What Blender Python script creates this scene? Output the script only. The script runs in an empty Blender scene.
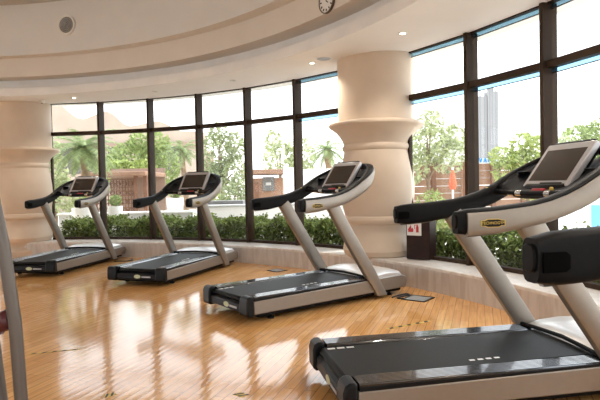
import bpy, math, random
from mathutils import Vector, Matrix
random.seed(7)
PI = math.pi
sc = bpy.context.scene
COL = sc.collection
sin, cos = math.sin, math.cos

# ------------------------------------------------------------------ materials
def nodes_of(name):
    m = bpy.data.materials.new(name); m.use_nodes = True
    nt = m.node_tree
    return m, nt, nt.nodes['Principled BSDF']

def N(nt, typ, **kw):
    n = nt.nodes.new(typ)
    for k, v in kw.items():
        if k in n.inputs.keys(): n.inputs[k].default_value = v
        else: setattr(n, k, v)
    return n

def rgb(c): return (c[0], c[1], c[2], 1)

def mat(name, c, rough=.5, metal=0., var=.0, scale=8., bump=0., coat=0., spec=.5):
    m, nt, b = nodes_of(name)
    b.inputs['Base Color'].default_value = rgb(c)
    b.inputs['Roughness'].default_value = rough
    b.inputs['Metallic'].default_value = metal
    b.inputs['Coat Weight'].default_value = coat
    b.inputs['Specular IOR Level'].default_value = spec
    if var or bump:
        tc = N(nt, 'ShaderNodeTexCoord')
        no = N(nt, 'ShaderNodeTexNoise', Scale=scale, Detail=5.)
        nt.links.new(tc.outputs['Object'], no.inputs['Vector'])
        if var:
            r = N(nt, 'ShaderNodeValToRGB')
            r.color_ramp.elements[0].position = .3; r.color_ramp.elements[1].position = .7
            r.color_ramp.elements[0].color = rgb([x*(1-var) for x in c])
            r.color_ramp.elements[1].color = rgb([min(1, x*(1+var)) for x in c])
            nt.links.new(no.outputs['Fac'], r.inputs['Fac'])
            nt.links.new(r.outputs['Color'], b.inputs['Base Color'])
        if bump:
            bp = N(nt, 'ShaderNodeBump', Strength=bump, Distance=.01)
            nt.links.new(no.outputs['Fac'], bp.inputs['Height'])
            nt.links.new(bp.outputs['Normal'], b.inputs['Normal'])
    return m

M = {}
M['silver'] = mat('champagne metal', (.285, .25, .213), .40, .5, .03, 30)
M['black'] = mat('black rubber', (.006, .006, .0065), .5, 0, .15, 60, spec=.14)
M['plastic'] = mat('black moulded plastic', (.007, .0073, .008), .36, 0, .1, 40, spec=.2)
M['navy'] = mat('dark dashboard plastic', (.009, .010, .013), .42, 0, .1, 30, spec=.2)
M['rail'] = mat('ribbed rail', (.020, .021, .024), .13, 0, .1, 30, coat=.6, spec=.8)
M['belt'] = mat('running belt', (.013, .0128, .0125), .55, 0, .2, 90, .05, spec=.15)
M['hood'] = mat('silver white hood', (.66, .65, .64), .32, .3, .03, 12)
M['bezel'] = mat('grey screen bezel', (.50, .50, .52), .35, .4)
M['screen'] = mat('switched off screen', (.035, .027, .022), .16, 0)
M['red'] = mat('red stop button', (.5, .02, .03), .35)
M['yellow'] = mat('yellow plastic', (.62, .42, .06), .4)
M['sticker'] = mat('pale sticker', (.62, .66, .45), .5)
M['chrome'] = mat('grip sensor metal', (.55, .55, .55), .25, .9)
M['white'] = mat('white plastic', (.8, .79, .77), .4)
M['paint'] = mat('warm white paint', (.76, .76, .76), .75, 0, .02, 3)
M['fasciapaint'] = mat('pale marble fascia', (.90, .90, .905), .5, 0, .05, 2.5)
M['bandpaint'] = mat('beige band paint', (.77, .73, .685), .75, 0, .02, 3)
M['soffit'] = mat('soffit paint', (.92, .895, .875), .7, 0, .015, 3)
M['column'] = mat('sand plaster', (.70, .575, .455), .6, 0, .06, 2.2, .05)
M['frame'] = mat('bronze window frame', (.042, .026, .016), .5, 0, .1, 6, spec=.12)
M['darkwood'] = mat('dark stained wood', (.026, .011, .008), .45, 0, .3, 9, spec=.2)
M['maroon'] = mat('maroon vinyl pad', (.10, .02, .022), .45, 0, .1, 20)
M['grille'] = mat('grey metal grille', (.20, .20, .20), .45, .4)
M['plug'] = mat('matt black plug', (.002, .002, .002), .8, spec=.05)
M['darktube'] = mat('grey brown tube metal', (.135, .116, .10), .38, .5)
M['lid'] = mat('grey floor lid', (.30, .31, .31), .6)
M['cord'] = mat('black cable', (.012, .012, .012), .5)
M['stone'] = mat('sandstone wall', (.41, .325, .26), .85, 0, .08, 1.2, .1)
M['stone2'] = mat('pink sandstone', (.31, .215, .165), .85, 0, .1, 1.)
M['opening'] = mat('dark window glass', (.10, .09, .085), .25)
M['wood'] = mat('weathered brown timber', (.21, .10, .06), .7, 0, .2, 5)
M['palewood'] = mat('pale timber', (.31, .175, .11), .7, 0, .12, 5)
M['whitewall'] = mat('white render', (.86, .84, .81), .8, 0, .03, 2)
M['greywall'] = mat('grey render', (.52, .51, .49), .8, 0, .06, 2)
M['dkgrey'] = mat('dark grey stone', (.16, .155, .15), .7, 0, .1, 3)
M['tower'] = mat('hazy pale concrete', (.25, .245, .24), .8, 0, .03, .1)
M['towerdark'] = mat('pale grey glazing', (.19, .195, .20), .6)
M['water'] = mat('pool water', (.05, .24, .38), .45, 0, .12, 1.5, .1, spec=.1)
M['bark'] = mat('tree bark', (.23, .16, .11), .85, 0, .25, 8)
M['palmbark'] = mat('palm bark', (.33, .23, .15), .9, 0, .3, 14)
M['orange'] = mat('orange red canvas', (.62, .14, .06), .7)
M['blue'] = mat('blue sign paint', (.05, .28, .62), .5)
M['soil'] = mat('dark soil', (.06, .045, .03), .95)

def leafmat(name, c, var=.35):
    m, nt, b = nodes_of(name)
    g = N(nt, 'ShaderNodeNewGeometry')
    r = N(nt, 'ShaderNodeValToRGB')
    r.color_ramp.elements[0].color = rgb([x*(1-var) for x in c])
    r.color_ramp.elements[1].color = rgb([min(1, x*(1+var)) for x in c])
    nt.links.new(g.outputs['Random Per Island'], r.inputs['Fac'])
    nt.links.new(r.outputs['Color'], b.inputs['Base Color'])
    b.inputs['Roughness'].default_value = .55
    b.inputs['Specular IOR Level'].default_value = .2
    tr = N(nt, 'ShaderNodeBsdfTranslucent')
    nt.links.new(r.outputs['Color'], tr.inputs['Color'])
    mx = N(nt, 'ShaderNodeMixShader', Fac=.35)
    out = nt.nodes['Material Output']
    nt.links.new(b.outputs[0], mx.inputs[1]); nt.links.new(tr.outputs[0], mx.inputs[2])
    nt.links.new(mx.outputs[0], out.inputs['Surface'])
    return m
M['leaf'] = leafmat('fresh green leaves', (.31, .375, .145))
M['lime'] = leafmat('yellow green leaves', (.36, .42, .14))
M['olive'] = leafmat('olive leaves', (.35, .39, .22))
M['pale'] = leafmat('pale sunlit leaves', (.46, .50, .29))
M['hedge'] = leafmat('hedge leaves', (.145, .185, .05), .6)
M['palm'] = leafmat('palm fronds', (.26, .32, .15))

# parquet floor
def floor_mat():
    m, nt, b = nodes_of('oak strip parquet')
    tc = N(nt, 'ShaderNodeTexCoord')
    mp = N(nt, 'ShaderNodeMapping'); mp.inputs['Rotation'].default_value = (0, 0, -math.radians(71.4))
    nt.links.new(tc.outputs['Object'], mp.inputs['Vector'])
    br = N(nt, 'ShaderNodeTexBrick', Scale=1.0)
    br.inputs['Brick Width'].default_value = .62; br.inputs['Row Height'].default_value = .068
    br.inputs['Mortar Size'].default_value = .0024; br.inputs['Mortar Smooth'].default_value = .4
    br.inputs['Color1'].default_value = rgb((.84, .475, .185)); br.inputs['Color2'].default_value = rgb((.72, .37, .13))
    br.inputs['Mortar'].default_value = rgb((.34, .16, .062))
    br.offset = .37
    nt.links.new(mp.outputs['Vector'], br.inputs['Vector'])
    mp2 = N(nt, 'ShaderNodeMapping'); mp2.inputs['Scale'].default_value = (3, 45, 1)
    nt.links.new(mp.outputs['Vector'], mp2.inputs['Vector'])
    no = N(nt, 'ShaderNodeTexNoise', Scale=1., Detail=6.)
    nt.links.new(mp2.outputs['Vector'], no.inputs['Vector'])
    mix = N(nt, 'ShaderNodeMixRGB', blend_type='MULTIPLY'); mix.inputs['Fac'].default_value = .5
    rp = N(nt, 'ShaderNodeValToRGB')
    rp.color_ramp.elements[0].color = (.62, .56, .5, 1); rp.color_ramp.elements[1].color = (1.25, 1.25, 1.25, 1)
    rp.color_ramp.elements[0].position = .3; rp.color_ramp.elements[1].position = .75
    nt.links.new(no.outputs['Fac'], rp.inputs['Fac'])
    nt.links.new(br.outputs['Color'], mix.inputs['Color1']); nt.links.new(rp.outputs['Color'], mix.inputs['Color2'])
    nt.links.new(mix.outputs['Color'], b.inputs['Base Color'])
    b.inputs['Roughness'].default_value = .10
    b.inputs['Specular IOR Level'].default_value = .62
    # every strip is very slightly crowned across its width
    sx = N(nt, 'ShaderNodeSeparateXYZ'); nt.links.new(mp.outputs['Vector'], sx.inputs[0])
    d = N(nt, 'ShaderNodeMath', operation='DIVIDE'); d.inputs[1].default_value = .068
    nt.links.new(sx.outputs['Y'], d.inputs[0])
    fr = N(nt, 'ShaderNodeMath', operation='FRACT'); nt.links.new(d.outputs[0], fr.inputs[0])
    sb = N(nt, 'ShaderNodeMath', operation='SUBTRACT'); sb.inputs[1].default_value = .5
    nt.links.new(fr.outputs[0], sb.inputs[0])
    p = N(nt, 'ShaderNodeMath', operation='MULTIPLY'); nt.links.new(sb.outputs[0], p.inputs[0]); nt.links.new(sb.outputs[0], p.inputs[1])
    ng = N(nt, 'ShaderNodeMath', operation='MULTIPLY'); ng.inputs[1].default_value = -1.; nt.links.new(p.outputs[0], ng.inputs[0])
    ad = N(nt, 'ShaderNodeMath', operation='MULTIPLY_ADD'); ad.inputs[1].default_value = .10
    nt.links.new(no.outputs['Fac'], ad.inputs[0]); nt.links.new(ng.outputs[0], ad.inputs[2])
    bp = N(nt, 'ShaderNodeBump', Strength=.5, Distance=.0017)
    nt.links.new(ad.outputs[0], bp.inputs['Height']); nt.links.new(bp.outputs['Normal'], b.inputs['Normal'])
    return m
M['floor'] = floor_mat()

def marble_mat(name, c1, c2, streak):
    m, nt, b = nodes_of(name)
    tc = N(nt, 'ShaderNodeTexCoord')
    mp = N(nt, 'ShaderNodeMapping'); mp.inputs['Scale'].default_value = (9, 9, streak)
    nt.links.new(tc.outputs['Object'], mp.inputs['Vector'])
    no = N(nt, 'ShaderNodeTexNoise', Scale=1.3, Detail=7.)
    no.inputs['Distortion'].default_value = .8
    nt.links.new(mp.outputs['Vector'], no.inputs['Vector'])
    r = N(nt, 'ShaderNodeValToRGB')
    r.color_ramp.elements[0].position = .32; r.color_ramp.elements[1].position = .62
    r.color_ramp.elements[0].color = rgb(c1); r.color_ramp.elements[1].color = rgb(c2)
    nt.links.new(no.outputs['Fac'], r.inputs['Fac']); nt.links.new(r.outputs['Color'], b.inputs['Base Color'])
    b.inputs['Roughness'].default_value = .3
    return m
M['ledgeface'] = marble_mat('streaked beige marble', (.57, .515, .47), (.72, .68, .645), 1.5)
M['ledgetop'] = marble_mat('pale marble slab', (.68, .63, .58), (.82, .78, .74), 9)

def glass_mat(name, tint, gl=1.0):
    m = bpy.data.materials.new(name); m.use_nodes = True
    nt = m.node_tree; nt.nodes.clear()
    out = N(nt, 'ShaderNodeOutputMaterial'); t = N(nt, 'ShaderNodeBsdfTransparent'); g = N(nt, 'ShaderNodeBsdfGlossy')
    g.inputs['Roughness'].default_value = .0
    t.inputs['Color'].default_value = rgb(tint)
    f = N(nt, 'ShaderNodeFresnel', IOR=1.16)
    mx = N(nt, 'ShaderNodeMixShader')
    nt.links.new(f.outputs[0], mx.inputs[0]); nt.links.new(t.outputs[0], mx.inputs[1]); nt.links.new(g.outputs[0], mx.inputs[2])
    nt.links.new(mx.outputs[0], out.inputs['Surface'])
    return m
M['glass'] = glass_mat('clear window glass', (.97, .98, .98))
M['film'] = glass_mat('blue tinted strip', (.50, .68, .80))

def emit_mat(name, c, s):
    m, nt, b = nodes_of(name)
    b.inputs['Base Color'].default_value = rgb(c)
    b.inputs['Emission Color'].default_value = rgb(c); b.inputs['Emission Strength'].default_value = s
    return m
M['lamp'] = emit_mat('warm lamp lens', (1, .86, .66), 9.)

# ------------------------------------------------------------------ mesh building
class MB:
    def __init__(s): s.v = []; s.f = []
    def add(s, vs, fs):
        o = len(s.v); s.v += [tuple(p) for p in vs]; s.f += [tuple(i+o for i in f) for f in fs]; return s
    def box(s, c, d, rz=0, mtx=None):
        vs = []
        for i in (-1, 1):
            for j in (-1, 1):
                for k in (-1, 1):
                    x, y, z = i*d[0]/2, j*d[1]/2, k*d[2]/2
                    p = Vector((x*cos(rz)-y*sin(rz), x*sin(rz)+y*cos(rz), z))
                    if mtx: p = mtx @ p
                    vs.append((p.x+c[0], p.y+c[1], p.z+c[2]))
        return s.add(vs, [(0,1,3,2),(4,6,7,5),(0,4,5,1),(2,3,7,6),(0,2,6,4),(1,5,7,3)])
    def prism(s, poly, a0, a1, axis='y'):
        # poly: list of 2D points; extruded along axis ('y': poly is (x,z); 'z': (x,y); 'x': (y,z))
        n = len(poly)
        def P(p, a): return {'y': (p[0], a, p[1]), 'z': (p[0], p[1], a), 'x': (a, p[0], p[1])}[axis]
        vs = [P(p, a0) for p in poly] + [P(p, a1) for p in poly]
        fs = [tuple(range(n)), tuple(range(2*n-1, n-1, -1))] + [(i, i+n, (i+1) % n+n, (i+1) % n) for i in range(n)]
        return s.add(vs, fs)
    def loft(s, rings, closed=True, caps=True):
        n = len(rings[0]); vs = [p for r in rings for p in r]; fs = []
        for i in range(len(rings)-1):
            for j in range(n if closed else n-1):
                k = (j+1) % n
                fs.append((i*n+j, i*n+k, (i+1)*n+k, (i+1)*n+j))
        if caps and closed:
            fs.append(tuple(range(n-1, -1, -1))); fs.append(tuple((len(rings)-1)*n+j for j in range(n)))
        return s.add(vs, fs)
    def tube(s, pts, r, n=10):
        pts = [Vector(p) for p in pts]
        rs = r if isinstance(r, (list, tuple)) else [r]*len(pts)
        rings = []; prev = None
        for i, p in enumerate(pts):
            t = (pts[min(i+1, len(pts)-1)]-pts[max(i-1, 0)]).normalized()
            if prev is None:
                a = Vector((0, 0, 1)) if abs(t.z) < .9 else Vector((1, 0, 0))
                prev = t.cross(a).normalized()
            u = (prev - t*prev.dot(t)).normalized(); w = t.cross(u); prev = u
            rings.append([p+(u*cos(2*PI*j/n)+w*sin(2*PI*j/n))*rs[i] for j in range(n)])
        return s.loft(rings)
    def lathe(s, prof, c=(0, 0, 0), n=32, a0=0, a1=2*PI):
        full = abs(a1-a0-2*PI) < 1e-6
        m = n if full else n+1
        rings = [[(c[0]+r*cos(a0+(a1-a0)*j/n), c[1]+r*sin(a0+(a1-a0)*j/n), c[2]+z) for j in range(m)] for r, z in prof]
        return s.loft(rings, closed=full, caps=False)
    def disc(s, prof, c=(0, 0, 0), n=24):   # closed lathe with caps
        rings = [[(c[0]+r*cos(2*PI*j/n), c[1]+r*sin(2*PI*j/n), c[2]+z) for j in range(n)] for r, z in prof]
        return s.loft(rings)
    def build(s, name, m, parent=None, bevel=0, seg=2, smooth=True, ang=35, solid=0):
        me = bpy.data.meshes.new(name); me.from_pydata(s.v, [], s.f); me.update()
        import bmesh
        bm = bmesh.new(); bm.from_mesh(me); bmesh.ops.recalc_face_normals(bm, faces=bm.faces[:]); bm.to_mesh(me); bm.free()
        me.materials.append(m if not isinstance(m, str) else M[m])
        if smooth:
            for p in me.polygons: p.use_smooth = True
            me.set_sharp_from_angle(angle=math.radians(ang))
        o = bpy.data.objects.new(name, me); COL.objects.link(o)
        if solid:
            md = o.modifiers.new('Solidify', 'SOLIDIFY'); md.thickness = solid; md.offset = 0
        if bevel:
            md = o.modifiers.new('Bevel', 'BEVEL'); md.width = bevel; md.segments = seg; md.limit_method = 'ANGLE'; md.angle_limit = math.radians(40)
            md.harden_normals = False
        if parent: o.parent = parent
        return o

def tag(o, label, cat, group=None, kind=None):
    o['label'] = label; o['category'] = cat
    if group: o['group'] = group
    if kind: o['kind'] = kind
    return o
def thing(name, label, cat, loc=(0, 0, 0), rz=0, group=None):
    o = bpy.data.objects.new(name, None); COL.objects.link(o)
    o.empty_display_size = .1
    o.location = loc; o.rotation_euler = (0, 0, rz)
    return tag(o, label, cat, group)
def struct(o):
    o['kind'] = 'structure'; return o
def copy_tree(o, parent=None):
    c = o.copy(); COL.objects.link(c)
    if parent: c.parent = parent
    for ch in list(o.children): copy_tree(ch, c)
    return c
def text_mesh(body, size, extrude):
    cu = bpy.data.curves.new('lettering', 'FONT'); cu.body = body; cu.size = size; cu.extrude = extrude
    cu.align_x = 'CENTER'; cu.align_y = 'CENTER'
    o = bpy.data.objects.new('lettering', cu); COL.objects.link(o)
    bpy.context.view_layer.update()
    me = bpy.data.meshes.new_from_object(o)
    bpy.data.objects.remove(o)
    return me

# ------------------------------------------------------------------ room constants
CX, CY = -5.166, 2.242           # centre of the round room
RG, RL = 8.04, 7.56              # glass line, front of the marble ledge
A0, DA = 1.39285, .12935         # first mullion, angular spacing
ZS, ZT, ZC = .271, 2.292, 2.868  # sill, transom, top of glass
def pol(r, a, z=0): return (CX+r*cos(a), CY+r*sin(a), z)
def amul(k): return A0-k*DA

# ------------------------------------------------------------------ floor, ledge, walls, ceiling
fl = MB()
n = 96
fl.disc([(8.12, -.12), (8.12, 0)], (0, 0, 0), n)
o = struct(fl.build('floor', 'floor', ang=30)); o.location = (CX, CY, 0)

KL, KR = -16, 31                       # windows run from KL to KR; those behind the camera added for daylight
aL, aR = amul(KL), amul(KR)
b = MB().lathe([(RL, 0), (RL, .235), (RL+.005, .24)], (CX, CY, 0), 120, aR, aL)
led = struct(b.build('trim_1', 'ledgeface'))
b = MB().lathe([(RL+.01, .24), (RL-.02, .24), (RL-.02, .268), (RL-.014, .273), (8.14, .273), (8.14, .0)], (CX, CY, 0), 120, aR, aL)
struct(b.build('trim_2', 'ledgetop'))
b = MB().lathe([(7.7, 0), (7.7, 3.0), (8.1, 3.0), (8.1, 0)], (CX, CY, 0), 120, aL, aR+2*PI)
struct(b.build('wall_back', 'bandpaint'))
b = MB().lathe([(7.68, 0), (7.68, .12), (7.7, .125)], (CX, CY, 0), 120, aL, aR+2*PI)
struct(b.build('baseboard_back', 'ledgeface'))

ns = 180
b = MB().lathe([(8.45, 3.2), (8.45, 2.89), (6.70, 2.80)], (CX, CY, 0), ns)
struct(b.build('ceiling', 'soffit'))
b = MB().lathe([(6.70, 2.80), (6.705, 2.93), (6.715, 2.935), (6.88, 2.935), (6.88, 3.09)], (CX, CY, 0), ns)
struct(b.build('trim_3', 'fasciapaint'))
b = MB().lathe([(6.88, 3.088), (6.60, 3.088), (6.60, 3.39), (6.40, 3.385)], (CX, CY, 0), ns)
struct(b.build('trim_4', 'bandpaint'))
b = MB().lathe([(6.40, 3.385), (6.40, 4.19), (6.06, 4.19), (6.06, 4.5), (5.0, 4.75), (2.5, 5.0), (.01, 5.05)], (CX, CY, 0), ns)
struct(b.build('wall_drum', 'paint'))
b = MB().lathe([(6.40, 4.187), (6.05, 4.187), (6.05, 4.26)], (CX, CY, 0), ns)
struct(b.build('trim_6_shade', 'greywall'))  # shade beneath the top step put in as a grey painted ring
b = MB().lathe([(8.5, 3.2), (8.5, 3.35), (7.0, 5.2), (.01, 5.3)], (CX, CY, 0), 60)
struct(b.build('trim_5', 'greywall'))

# columns ------------------------------------------------------------
def column(ka, label, r0=.50, group=None):
    prof = [(r0*.80, 0), (r0*.84, .04), (r0*.84, .11), (r0*.76, .15), (r0*.69, .19), (r0*.75, .235), (r0*.89, .29), (r0*.935, .35), (r0*.91, .43),
            (r0*.83, .53), (r0*.785, .62), (r0*.795, .69), (r0*.865, .705), (r0*.905, .735), (r0*.91, .76), (r0*.895, .785), (r0*.86, .80), (r0*.92, .90), (r0*.965, 1.04), (r0*.975, 1.16),
            (r0*.96, 1.32), (r0*.92, 1.48), (r0*.875, 1.60), (r0*.86, 1.645), (r0*.885, 1.66), (r0*.905, 1.68), (r0*.905, 1.70), (r0*.885, 1.72), (r0*.865, 1.735),
            (r0*.88, 1.76), (r0*.95, 1.83), (r0*1.07, 1.90), (r0*1.19, 1.945), (r0*1.23, 1.955), (r0*1.255, 1.97), (r0*1.26, 1.99), (r0*1.24, 2.008), (r0*1.1, 2.02), (r0*1.0, 2.03),
            (r0, 2.05), (r0, 2.92)]
    o = MB().lathe(prof, (0, 0, 0), 64).build('column', 'column', ang=28)
    o.location = pol(7.89, amul(ka))
    tag(o, label, 'column', group)
column(5.61, 'sand plaster turned column in mid picture beside the box with red symbols')
column(-1.43, 'sand plaster turned column at the left edge behind the farthest treadmill', .51)
for kk in (12.5, 19.5, 26.5, -8.5, -15.5): column(kk, 'sand plaster turned column of the round room outside the picture', .50, 'columns outside the picture')

# windows -------------------------------------------------------------
wn = 0
for k in range(KL, KR):
    if k in (-2, 5, 12, 19, 26, -9, -16): continue      # column bays
    wn += 1
    a1, a2 = amul(k), amul(k+1)
    ac = (a1+a2)/2
    p1, p2 = Vector(pol(RG, a1)), Vector(pol(RG, a2))
    mid = (p1+p2)/2; L = (p2-p1).length; rz = math.atan2((p2-p1).y, (p2-p1).x)
    root = bpy.data.objects.new('window_%d' % wn, None); COL.objects.link(root); struct(root)
    root.location = mid; root.rotation_euler = (0, 0, rz); root.empty_display_size = .1
    # local x along the bay (left to right), local y outward (+y is outward since we run clockwise)
    f = MB()
    hw = .0225
    nextcol = (k+1-5) % 7 == 0
    if (k-1-5) % 7 == 0: f.box((-L/2+.012, .04, (ZS+ZC)/2), (.03, .06, ZC-ZS))
    else: f.box((-L/2, 0, (ZS+ZC)/2), (.045, .17, ZC-ZS))
    if nextcol or k+1 == KR: f.box((L/2-.012, .04, (ZS+ZC)/2), (.03, .06, ZC-ZS))
    f.build('mullion', 'frame', root, .004)
    f = MB()
    f.box((0, 0, ZT), (L-.04, .09, .07)); f.build('transom', 'frame', root, .004)
    f = MB(); f.box((0, 0, ZC-.002), (L-.04, .07, .02)); f.box((0, -.0, ZS+.022), (L-.04, .08, .045))
    f.build('head_and_sill_rail', 'frame', root, .003)
    for nm, z0, z1 in (('lower_pane', ZS+.04, ZT-.03), ('upper_pane', ZT+.03, ZC-.008)):
        g = MB().box((0, .02, (z0+z1)/2), (L-.04, .008, z1-z0)).build(nm, 'glass', root, smooth=False)
        if k < 4 or k > 11: continue
        st = MB().box((0, .034, z1-.022), (L-.045, .004, .044)).build('blue_strip', 'film', g, smooth=False)
        st['label'] = 'blue tinted strip along the top of the pane'
        MB().box((0, .034, z1-.047), (L-.045, .012, .008)).build('glazing_bar', 'frame', g, smooth=False)

# ceiling fittings ----------------------------------------------------
def soffit_z(r): return 2.80 + .09*(r-6.7)/1.75
def downlight(deg, label, lit=True):
    a = math.radians(deg); r = 7.24
    z = soffit_z(r)
    t = thing('ceiling_downlight', label, 'ceiling light', pol(r, a, z), 0, 'downlights around the soffit')
    MB().lathe([(.030, -.002), (.034, -.010), (.052, -.008), (.056, .002)], (0, 0, 0), 24).build('trim_ring', 'white', t)
    l = MB().disc([(.031, -.004), (.031, .003)], (0, 0, 0), 20).build('lamp_lens', 'lamp' if lit else 'bezel', t)
    if not lit: return t
    ld = bpy.data.lights.new('downlight_lamp', 'SPOT'); ld.energy = 30; ld.color = (1, .90, .77); ld.spot_size = 2.3; ld.spot_blend = .8; ld.shadow_soft_size = .04
    lo = bpy.data.objects.new('lamp', ld); COL.objects.link(lo); lo.parent = t; lo.location = (0, 0, -.03)
    return t
dl = {92.6: 'unlit recessed downlight above the left column, leftmost in the picture', 80: 'lit recessed downlight above the farthest treadmill at the left windows',
      67.3: 'unlit recessed downlight left of the soffit middle, above the second farthest treadmill', 54.6: 'unlit recessed downlight in the soffit above the middle windows',
      42.2: 'lit recessed downlight beside the round grey speaker', 29.4: 'lit recessed downlight to the right of the middle column top'}
for d, lb in dl.items(): downlight(d, lb, d in (80, 42.2, 29.4))
for i in range(12):  # unseen lit downlights, added to brighten the room
    downlight(16.8-12.6*i if i < 6 else 105.2+12.6*(i-6), 'recessed downlight added to the soffit ring outside the picture for light')

t = thing('ceiling_speaker', 'round grey speaker grille in the soffit beside a lit downlight', 'speaker', pol(7.19, math.radians(40.0), soffit_z(7.19)))
MB().lathe([(.088, -.006), (.10, -.010), (.106, .0)], n=32).build('rim', 'white', t)
MB().disc([(.088, -.007), (.088, .0)], n=32).build('grille', 'grille', t)
t = thing('smoke_detector', 'small round smoke detector on the soffit above the left column', 'smoke detector', pol(7.44, math.radians(85.7), soffit_z(7.44)))
MB().disc([(.035, -.045), (.05, -.03), (.056, 0)], n=24).build('body', 'white', t)
MB().disc([(.015, -.056), (.02, -.044)], n=16).build('sensor', 'grille', t)

def on_wall(t, r, a, z):
    # local -y axis points to the room centre
    t.location = pol(r, a, z); t.rotation_euler = (0, 0, a-PI/2)
def yring(prof, n=32):  # lathe about local y axis: prof (radius, y)
    return MB().loft([[(r*cos(2*PI*j/n), y, r*sin(2*PI*j/n)) for j in range(n)] for r, y in prof], caps=False)
t = thing('wall_air_nozzle', 'round louvred air nozzle set in the upper drum wall', 'air vent')
on_wall(t, 6.395, math.radians(75.8), 3.80)
yring([(.158, .0), (.158, -.02), (.145, -.028), (.124, -.020), (.122, .0)]).build('rim', 'white', t)
nb = yring([(.122, .0), (.121, -.012), (.112, -.006), (.001, -.004)]).build('throat', 'grille', t)
for q_ in range(4):
    r_ = .105-.026*q_
    yring([(r_, -.004), (r_, -.018-.004*q_), (r_-.008, -.018-.004*q_), (r_-.008, -.004)]).build('louvre_ring', 'bezel', t)
t = thing('wall_clock', 'round clock with white dial hung on the curved beige band at top', 'clock')
on_wall(t, 6.595, math.radians(33.3), 3.205)
yring([(.135, .0), (.135, -.022), (.132, -.028), (.124, -.028), (.122, -.018)]).build('case', mat('dark bronze case', (.10, .07, .05), .35, .3), t)
dlm = MB().loft([[(r*cos(2*PI*j/32), y, r*sin(2*PI*j/32)) for j in range(32)] for r, y in ((.124, -.014), (.124, -.020))]).build('dial', mat('clock dial', (.85, .85, .85), .5), t)
for i in range(12):
    a = i*PI/6
    MB().box((.098*sin(a), -.022, .098*cos(a)), (.013, .004, .024), 0, Matrix.Rotation(a, 3, 'Y')).build('hour_mark', 'plastic', dlm)
for nm, L, a in (('hour_hand', .045, 2.2), ('minute_hand', .07, .6)):
    MB().box((L/2*sin(a), -.025, L/2*cos(a)), (.008, .003, L), 0, Matrix.Rotation(a, 3, 'Y')).build(nm, 'plastic', t)

# ------------------------------------------------------------------ treadmill
LEN = 2.10
def interp(tab, x):
    if x <= tab[0][0]: return tab[0][1]
    for (x0, y0), (x1, y1) in zip(tab, tab[1:]):
        if x <= x1: return y0+(y1-y0)*(x-x0)/(x1-x0)
    return tab[-1][1]
ZTOP = [(.55, 1.072), (.8, 1.083), (1.0, 1.103), (1.1, 1.123), (1.2, 1.155), (1.3, 1.20), (1.42, 1.272), (1.52, 1.33), (1.62, 1.385), (1.70, 1.418), (1.78, 1.44)]
ZBOT = [(.55, .936), (.8, .952), (1.0, .985), (1.1, 1.003), (1.2, 1.033), (1.3, 1.070), (1.42, 1.13), (1.52, 1.20), (1.62, 1.29), (1.70, 1.345), (1.78, 1.375)]
VH = .415
def loop_path():
    pts = []
    u = .608
    for i in range(18):
        pts.append((u+(1.38-u)*i/17, VH, 0, 1))
    for i in range(1, 24):
        a = PI/2 - PI*i/24
        pts.append((1.38+.37*cos(a), VH*sin(a), cos(a)/.37, sin(a)/VH))
    for i in range(18):
        pts.append((1.38+(u-1.38)*i/17, -VH, 0, -1))
    out = []
    for x, y, nx, ny in pts:
        l = math.hypot(nx, ny); out.append((x, y, nx/l, ny/l))
    return out
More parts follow.
